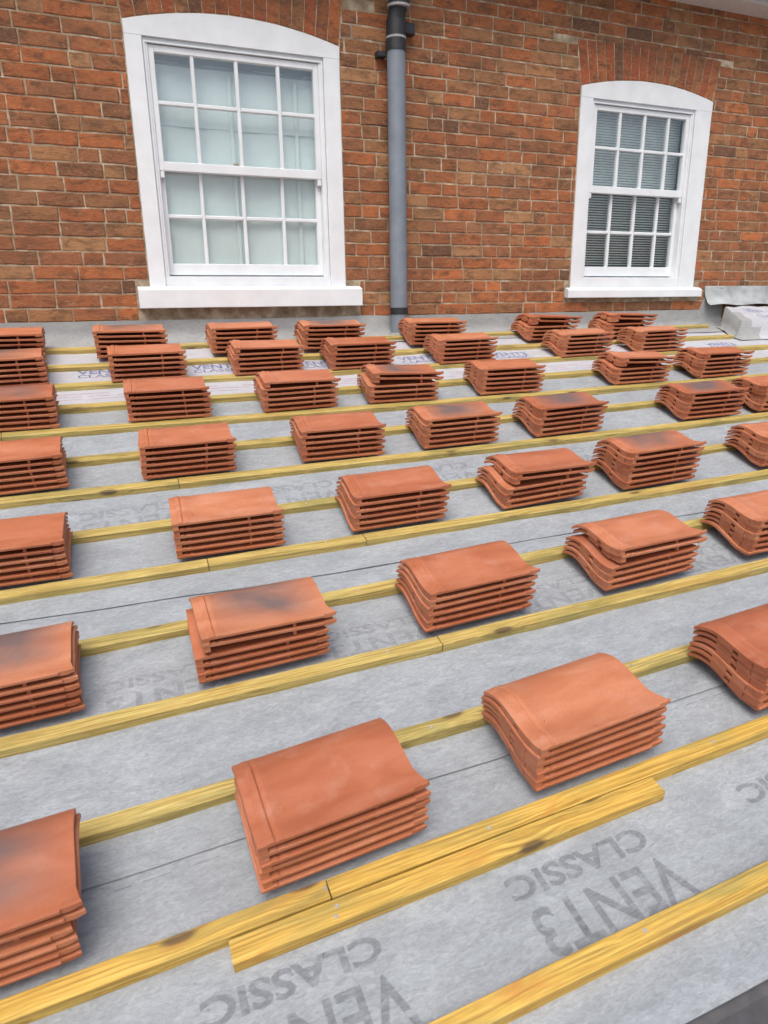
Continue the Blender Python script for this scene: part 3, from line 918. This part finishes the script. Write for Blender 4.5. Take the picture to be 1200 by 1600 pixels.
for p_ in kerb_me.polygons:
    if p_.center.x < 4.69: p_.material_index = 1  # shade of the left face painted in: greyer material on the same wrap
kerb = link('kerb_wall', kerb_me)
tag(kerb, 'low kerb wrapped in whitish blue-printed membrane against the wall, right of the roof', 'kerb')
for s_c, t_, h_ in ((0.10, 'VENT3', 0.075), (0.21, 'CLASSIC', 0.05)):
    me = text_mesh(t_, h_ / 0.69, 0.001)
    for v in me.vertices:
        X = 4.93 + v.co.x * 0.9; s_ = s_c - v.co.y; t_k = s_ / 0.30
        a_ = kerb_pt(xl(t_k) + 0.048, s_, hh(t_k)); b_ = kerb_pt(top_x, s_, hh(t_k) - 0.03)
        v.co = a_.lerp(b_, (X - a_.x) / (top_x - a_.x)) + Vector((0, 0, 0.0065))
    me.materials.clear(); me.materials.append(M_printb)
    link('printed_lettering', me, kerb)

# ------------------------------------------------------------------ drainpipe
pipe = empty('drainpipe', (1.862, -0.072, -0.03))
tag(pipe, 'grey round drainpipe with black joint running down the brick wall between the windows', 'drainpipe')
def psub(name, m_, mat, smooth=30):
    o = obj(name, m_, mat, pipe, smooth); o.matrix_parent_inverse = Matrix.Translation((-1.862, 0.072, 0.03)); return o
px, py = 1.862, -0.072
m_ = MB(); m_.tube((px + 0.006, py, -0.045), (px, py, 1.66), 0.055, 40); psub('pipe', m_, M_pipe)
m_ = MB(); m_.tube((px, py, 1.632), (px, py, 1.692), 0.0605, 40); m_.tube((px, py, 1.704), (px, py, 1.79), 0.058, 40); psub('collar', m_, M_black)
m_ = MB(); m_.tube((px, py, 1.692), (px, py, 1.704), 0.0612, 40); psub('seal_ring', m_, M_ring)
m_ = MB(); m_.tube((px, py, 1.79), (px + 0.01, py - 0.012, 1.86), 0.052, 32); m_.tube((px + 0.012, py - 0.02, 1.86), (px + 0.012, py - 0.03, 2.16), 0.062, 40); psub('upper_pipe', m_, M_black)
m_ = MB(); m_.tube((px + 0.011, py - 0.02, 1.850), (px + 0.011, py - 0.021, 1.862), 0.068, 40); psub('seal_ring', m_, M_ring)
m_ = MB(); m_.tube((px + 0.0065, py, 0.128), (px + 0.006, py, 0.170), 0.0585, 40); psub('joint_band', m_, M_black)
m_ = MB()
m_.bbox(px - 0.108, px - 0.055, -0.055, -0.0, 1.604, 1.634, 0.004)
psub('bracket', m_, M_black, 30)
m_ = MB(); m_.bbox(px + 0.06, px + 0.135, -0.055, 0.0, 1.742, 1.80, 0.004)
psub('bracket', m_, M_black, 30)
m_ = MB(); m_.tube((px + 0.007, py, -0.06), (px + 0.006, py, 0.012), 0.085, 36, r1=0.060); psub('base_sleeve', m_, M_upst)

# ------------------------------------------------------------------ battens
BW, BH = 0.044, 0.031
BL = {0:(3.790,-0.0127),1:(3.459,-0.0068),2:(3.130,0.0039),3:(2.818,0.0171),4:(2.510,0.0129),5:(2.211,0.0248),6:(1.935,0.0191),
      7:(1.652,0.0212),8:(1.396,0.0062),9:(1.131,0.0133),10:(0.900,-0.0014),11:(0.657,-0.0086),12:(0.419,-0.0214),13:(0.181,-0.0403)}
bs = lambda k, X: BL[k][0] + BL[k][1] * X
def batten(name, x0, x1, sf, mat, label, group, lift=0.010, width=BW, seed=0):
    """timber strip from x0 to x1, its front bottom edge on the line sf(X)"""
    xm = (x0 + x1) / 2; org = RP(xm, sf(xm) - width / 2, 0)
    ex = (RP(x1, sf(x1), 0) - RP(x0, sf(x0), 0)).normalized(); nn = nrm(xm, sf(xm)); ey = nn.cross(ex).normalized(); nn = ex.cross(ey)
    M = Matrix((ex, ey, nn)).transposed().to_4x4(); M.translation = org; Mi = M.inverted()
    n = max(2, int((x1 - x0) / 0.06)); c = 0.0018; vs = []
    rr = random.Random(seed * 7 + 1)
    prof = [(0, 0), (0, BH - c), (c, BH), (width - c, BH), (width, BH - c), (width, 0)]
    for i in range(n + 1):
        X = x0 + (x1 - x0) * i / n
        wob = 0.0016 * noise.noise(Vector((X * 2.1, seed * 3.3, 0))) ; ww = 0.0010 * noise.noise(Vector((X * 5, seed * 1.7, 5)))
        for a, b in prof:
            vs.append(Mi @ RP(X, sf(X) - a + wob, b + lift * (1 if b > 0 else 0) + (ww if b > 0 else -0.001)))
    k = 6
    m_ = MB(); m_.add(vs, [(k*i+j, k*i+(j+1) % k, k*i+k+(j+1) % k, k*i+k+j) for i in range(n) for j in range(k)] + [tuple(range(k)), tuple(k*n+j for j in range(k))])
    o = link(name, m_.mesh(name, 25), None, mat); o.matrix_world = M
    tag(o, label, 'batten', group)
    return o
# (index, pieces [(x0, x1)], labels)
BLAB = {
 0: [(-1.6, 3.2, 'warm orange-yellow timber batten alone nearest the camera with no tiles on it')],
 1: [(-2.2, 0.306, 'left piece of the batten under the front of the nearest tile stacks'), (0.309, 3.2, 'right piece of the batten under the front of the nearest tile stacks')],
 2: [(-2.2, 3.4, 'batten carrying the back of the nearest row of tile stacks')],
 3: [(-2.2, 0.850, 'left piece of the batten under the front of the second tile row'), (0.853, 3.6, 'right piece of the batten under the front of the second tile row')],
 4: [(-2.2, 3.8, 'batten carrying the back of the second row of tile stacks')],
 5: [(-2.2, 0.262, 'left piece of the batten under the front of the third tile row'), (0.265, 0.826, 'short middle piece of the batten under the third tile row'), (0.829, 4.2, 'right piece of the batten under the front of the third tile row')],
 6: [(-2.2, 4.3, 'batten carrying the back of the third row of tile stacks')],
 7: [(-2.2, 0.238, 'left piece of the batten under the front of the fourth tile row'), (0.241, 4.4, 'right piece of the batten under the front of the fourth tile row')],
 8: [(-2.2, 4.45, 'batten carrying the back of the fourth row of tile stacks')],
 9: [(-2.2, -0.428, 'short left piece of the batten under the fifth tile row'), (-0.425, 2.62, 'long middle piece of the batten under the front of the fifth tile row'), (2.623, 4.5, 'right piece of the batten under the front of the fifth tile row')],
 10: [(-2.2, 4.52, 'batten carrying the back of the fifth row of tile stacks')],
 11: [(-2.2, 0.12, 'left piece of the batten under the front of the sixth tile row'), (0.123, 4.74, 'right piece of the batten under the front of the sixth tile row')],
 12: [(-2.2, 4.465, 'batten running between the two backmost rows of tile stacks')],
 13: [(-2.2, 4.53, 'topmost timber batten, closest to the brick wall')],
}
for k in range(14):
    for j, (x0, x1, lab) in enumerate(BLAB[k]):
        batten('timber_batten', x0, x1, (lambda kk: (lambda X: bs(kk, X)))(k), M_wood_warm if k in (0, 1) else M_wood, lab, 'timber battens nailed across the roof',
               lift=0.0, seed=k * 3 + j)
eb = batten('timber_batten', 0.098, 1.108, lambda X: 3.514 - 0.0105 * (X - 0.098), M_wood_warm, 'short loose batten offcut laid against the front of the nearest batten', 'timber battens nailed across the roof', 0.0, width=0.0495, seed=77)
# nails
def nail(X, s, lab, n=BH):
    m_ = MB(); c = RP(X, s, n); d = nrm(X, s); m_.tube(c - d * 0.001, c + d * 0.0016, 0.0042, 10)
    me = m_.mesh('nail'); o = link('nail', me, None, M_nail)
    tag(o, lab, 'nail', 'nail heads in the battens')
nail(0.302, 3.434, 'shiny nail head beside the butt joint of the nearest tiled batten')
nail(0.312, 3.478, 'shiny nail head at the back of the short loose batten')
nail(0.304, 3.498, 'shiny nail head at the front of the short loose batten')
nail(0.845, 3.755, 'shiny nail head in the lowest batten nearest the camera')

nr = random.Random(31)
NROW = ['lowest', 'second lowest', 'third lowest', 'fourth lowest', 'fifth lowest', 'sixth lowest', 'seventh lowest']
for k_ in range(1, 7):
    for Xn, wd in ((0.70 + nr.uniform(-0.02, 0.02), 'left of centre'), (1.34 + nr.uniform(-0.02, 0.02), 'right of centre')):
        nail(Xn, bs(k_, Xn) - BW * nr.uniform(0.35, 0.65), f'small dull nail head in the {NROW[k_]} batten, {wd} of the roof')

# ------------------------------------------------------------------ roof tiles
TL, TD, PITCH, TT = 0.362, 0.252, 0.0272, 0.0105
FAN = -0.033          # every tile leans a little further back than the one below
PV = [(0.0, 0.0052), (0.0010, 0.0068), (0.0100, 0.0066), (0.0130, 0.0022), (0.030, 0.0012), (0.048, 0.0002), (0.065, 0.0012), (0.083, 0.0042), (0.101, 0.0084),
      (0.120, 0.0132), (0.138, 0.0178), (0.155, 0.0212), (0.170, 0.0232), (0.185, 0.0238), (0.202, 0.0224), (0.217, 0.0188), (0.231, 0.0134), (0.242, 0.0086), (0.252, 0.0036)]
def pz(v):
    if v <= 0: return PV[0][1]
    for (a, za), (b, zb) in zip(PV, PV[1:]):
        if v <= b: return za + (zb - za) * (v - a) / (b - a)
    return PV[-1][1]
US = [0.0, 0.003, 0.012, 0.0155, 0.024, 0.028, 0.034, 0.038, 0.046, 0.050, 0.058, 0.12, 0.22, TL - 0.045, TL - 0.026, TL - 0.024, TL - 0.006, TL]
def tile_mesh(seed, lug=1.0):
    r = random.Random(seed); mb = MB(); top, bot = [], []
    warp = r.uniform(-0.0015, 0.0015)
    for u in US:
        for (v, z) in PV:
            rib = 0.0; uu = u
            if 0.020 < u < 0.036 : rib = 0.0055
            elif 0.042 < u < 0.052: rib = 0.0038
            edge = -0.0015 if u < 0.003 else 0.0
            if v < 0.03: rib *= 0.5
            if v > 0.205: rib *= 0.4; 
            vv, zt, th = v, z + rib + edge, TT
            if v < 0.0005: th = 0.0085
            elif v < 0.005: th = 0.0108
            elif v < 0.012: th = 0.0104
            elif v < 0.080: th = 0.0080
            if u > TL - 0.025:                      # set-back flange at the right end
                if v < 0.010: vv = v + 0.0045
                if v < 0.05: zt += 0.0012; th = 0.0135
                if u > TL - 0.003 and v < 0.05: uu = u + 0.011 * (1 - v / 0.05); zt += 0.002; th = 0.008
            sag = warp * (u / TL - 0.5) * (v / TD) 
            top.append((uu, vv, zt + sag)); 
            bot.append((uu, vv + (0.0015 if v < 0.01 else 0), z + edge * 0.3 - th + sag + (0.001 if v < 0.005 else 0)))
    W = len(PV); N = len(top); fs = []
    nu = len(US)
    for i in range(nu - 1):
        for j in range(W - 1):
            a = i * W + j
            fs += [(a, a + W, a + W + 1, a + 1), (N + a, N + a + 1, N + a + W + 1, N + a + W)]
        for j in (0, W - 1):
            a = i * W + j; fs.append((a, N + a, N + a + W, a + W))
    for i in (0, nu - 1):
        for j in range(W - 1):
            a = i * W + j; fs.append((a, a + 1, N + a + 1, N + a))
    mb.v = list(top + bot); mb.f = fs
    def hang(u0, u1, v0, v1, depth, n=5, ins=0.001):
        vs = []
        for i in range(n + 1):
            v = v0 + (v1 - v0) * i / n
            for u in (u0, u1):
                vs += [(u, v, pz(v) - TT + 0.002), (u, v, pz(v) - TT - depth)]
        f2 = []
        for i in range(n):
            a = 4 * i
            f2 += [(a, a + 4, a + 5, a + 1), (a + 2, a + 3, a + 7, a + 6), (a + 1, a + 5, a + 7, a + 3)]
        f2 += [(0, 1, 3, 2), (4*n, 4*n+2, 4*n+3, 4*n+1)]
        mb.add(vs, f2)
    # downturned head lugs on the left end, leaving a slot between them, and the two nibs seen in the front gap
    hang(0.0015, 0.020, 0.004, 0.052, 0.0150 * lug)
    hang(0.0002, 0.018, 0.054, 0.098, 0.0160 * lug)
    hang(0.0002, 0.018, 0.118, 0.170, 0.0120 * lug)
    hang(0.250, 0.259, 0.016, 0.030, 0.0155 * lug, 2)
    # raised nail-hole boss and small moulding near the left front corner
    for (cu, cv, rr, hh) in ((0.068, 0.078, 0.0075, 0.0022), (0.030, 0.070, 0.007, 0.0035)):
        n = 12; vs = []
        for k, (q, zz) in enumerate(((rr, -0.001), (rr * 0.8, hh), (rr * 0.45, hh), (rr * 0.35, hh * 0.2))):
            for i in range(n):
                t = 2 * math.pi * i / n; U, V = cu + q * math.cos(t), cv + q * math.sin(t)
                vs.append((U, V, pz(V) + zz))
        vs.append((cu, cv, pz(cv) - 0.0003))
        f2 = [(k*n+i, k*n+(i+1) % n, (k+1)*n+(i+1) % n, (k+1)*n+i) for k in range(3) for i in range(n)] + [(3*n+i, 3*n+(i+1) % n, 4*n) for i in range(n)]
        mb.add(vs, f2)
    return mb.mesh('roof_tile', 27)
TM = [tile_mesh(s) for s in range(4)]
TMB = [tile_mesh(s, 0.12) for s in range(2)]
for t_ in TM + TMB: t_.materials.append(M_tile)

ORD = ['leftmost', 'second', 'third', 'fourth', 'fifth', 'sixth', 'seventh']
POS = {0: 'topmost', 1: 'second from top', 2: 'third from top', 3: 'fourth from top', 4: 'fifth from top', 5: 'sixth from top', 6: 'seventh from top', 7: 'eighth from top'}
ROWN = ['nearest row', 'second nearest row', 'third nearest row', 'middle row', 'third row from the wall', 'second row from the wall', 'back row by the wall']
# rows of stacks: centre X, tiles, gap below the upper n tiles, firing mark on the top tile, yaw
ROWS = [
 (1, -0.060, [(-0.348, 6, 2, 0.35), (0.361, 6, 0, 0), (1.003, 6, 0, 0), (1.685, 6, 0, 0)]),
 (3, -0.062, [(-0.334, 6, 0, 1), (0.328, 6, 2, 1), (1.004, 6, 0, 0), (1.656, 6, 2, 0), (2.275, 6, 0, 0)]),
 (5, -0.048, [(-0.353, 6, 0, 0), (0.347, 6, 0, 0), (0.976, 6, 0, 0), (1.602, 6, 2, 0), (2.172, 7, 0, 1), (2.925, 6, 0, 0)]),
 (7, -0.045, [(-0.355, 6, 0, 0), (0.288, 6, 0, 0), (0.940, 6, 0, 0), (1.507, 6, 0, 1), (2.094, 6, 0, 1), (2.977, 6, 0, 1), (3.485, 6, 0, 0)]),
 (9, -0.036, [(-0.387, 6, 0, 1), (0.277, 6, 0, 0), (0.893, 6, 1, 0), (1.440, 6, 2, 1), (2.075, 6, 0, 0), (2.943, 6, 2, 0), (3.559, 6, 1, 0)]),
 (11, -0.006, [(-0.427, 6, 0, 1), (0.232, 6, 0, 0), (0.851, 6, 1, 0), (1.385, 6, 0, 0), (2.056, 6, 0, 0), (2.912, 6, 0, 0), (3.524, 6, 0, 0)]),
 (12, -0.086, [(-0.440, 6, 0, 0), (0.175, 6, 0, 1), (0.785, 6, 0, 0), (1.318, 6, 0, 1), (2.020, 6, 0, 0), (2.885, 6, 2, 0), (3.545, 6, 2, 0)]),
]
ty = random.Random(99)
for ri, (bk, ds, stacks) in enumerate(ROWS):
    for si, (xc, cnt, gap, soot) in enumerate(stacks):
        sf = lambda X: bs(bk, X) + ds
        a, b = RP(xc - 0.18, sf(xc - 0.18), BH), RP(xc + 0.18, sf(xc + 0.18), BH)
        ex = (b - a).normalized()
        back = RP(xc, sf(xc) - TD, BH) - RP(xc, sf(xc), BH)
        ey = (back - ex * back.dot(ex)).normalized(); ez = ex.cross(ey)
        org = RP(xc, sf(xc), BH)
        stk_yaw = ty.uniform(-0.028, 0.028)
        drift = ty.uniform(-0.0014, 0.0014)
        for k in range(cnt):
            fromtop = cnt - 1 - k
            n0 = 0.0115 + k * PITCH
            du, dv, yaw, roll, pit_ = ty.uniform(-0.0038, 0.0038) + drift * k, ty.uniform(-0.0024, 0.0018), stk_yaw + ty.uniform(-0.011, 0.011), ty.uniform(-0.0015, 0.0015), ty.uniform(-0.002, 0.002)
            if gap and fromtop < gap:
                big = gap == 2
                du += 0.026 if big else 0.008; roll += 0.046 if big else 0.022; n0 += 0.0095 if big else 0.004; yaw += 0.02 if big else 0.008
                pit_ += -0.018 if big else 0.0
            if ri == 0 and si == 0 and fromtop < 2: roll -= 0.02; du += 0.006; n0 += 0.004; pit_ += 0.01
            # local matrix: origin at the tile's front left corner
            c = org + ex * (du) + ey * dv + ez * n0
            Rm = Matrix((ex, ey, ez)).transposed().to_4x4()
            L4 = Matrix.Translation(c) @ Rm @ Matrix.Rotation(yaw, 4, 'Z') @ Matrix.Rotation(roll, 4, 'Y') @ Matrix.Rotation(pit_ + FAN * (1 + 0.10 * ri) * k, 4, 'X') @ Matrix.Translation((-TL / 2, 0, 0))
            o = bpy.data.objects.new('clay_tile', (TMB[ty.randrange(2)] if k == 0 else TM[ty.randrange(4)]))
            COL.objects.link(o); o.matrix_world = L4
            sooty = soot and (fromtop == 0 or ty.random() < 0.15)
            if sooty:
                o.material_slots[0].link = 'OBJECT'; o.material_slots[0].material = M_tile_soot
            pos = 'bottom' if k == 0 else POS[fromtop]
            st = ('leftmost stack' if si == 0 else ORD[si] + ' stack from left')
            lab = ('soot-marked ' if sooty and fromtop == 0 else '') + f'clay tile, {pos} in the {st}, {ROWN[ri]}'
            tag(o, lab, 'roof tile', 'clay roof tiles stacked on the battens')

# crumbs of tile and timber on the membrane
mb = MB(); dr = random.Random(4)
for _ in range(240):
    X, s_ = dr.uniform(-0.8, 3.4), dr.uniform(0.9, 3.85)
    c = RP(X, s_, 0.0085 + wrinkle(X, s_)); r_ = dr.uniform(0.0012, 0.0034)
    vs = [c + Vector((dr.uniform(-1, 1), dr.uniform(-1, 1), dr.uniform(-0.6, 0.8))) * r_ for _ in range(5)]
    mb.add(vs, [(0, 1, 2), (0, 2, 3), (0, 3, 4), (1, 2, 4), (2, 3, 4), (0, 1, 4)])
tag(obj('debris', mb, simple('crumbs', (0.34, 0.22, 0.15), 0.9, 0.3, 0, 60)), 'scattered crumbs of clay and timber on the grey membrane', 'debris', kind='stuff')
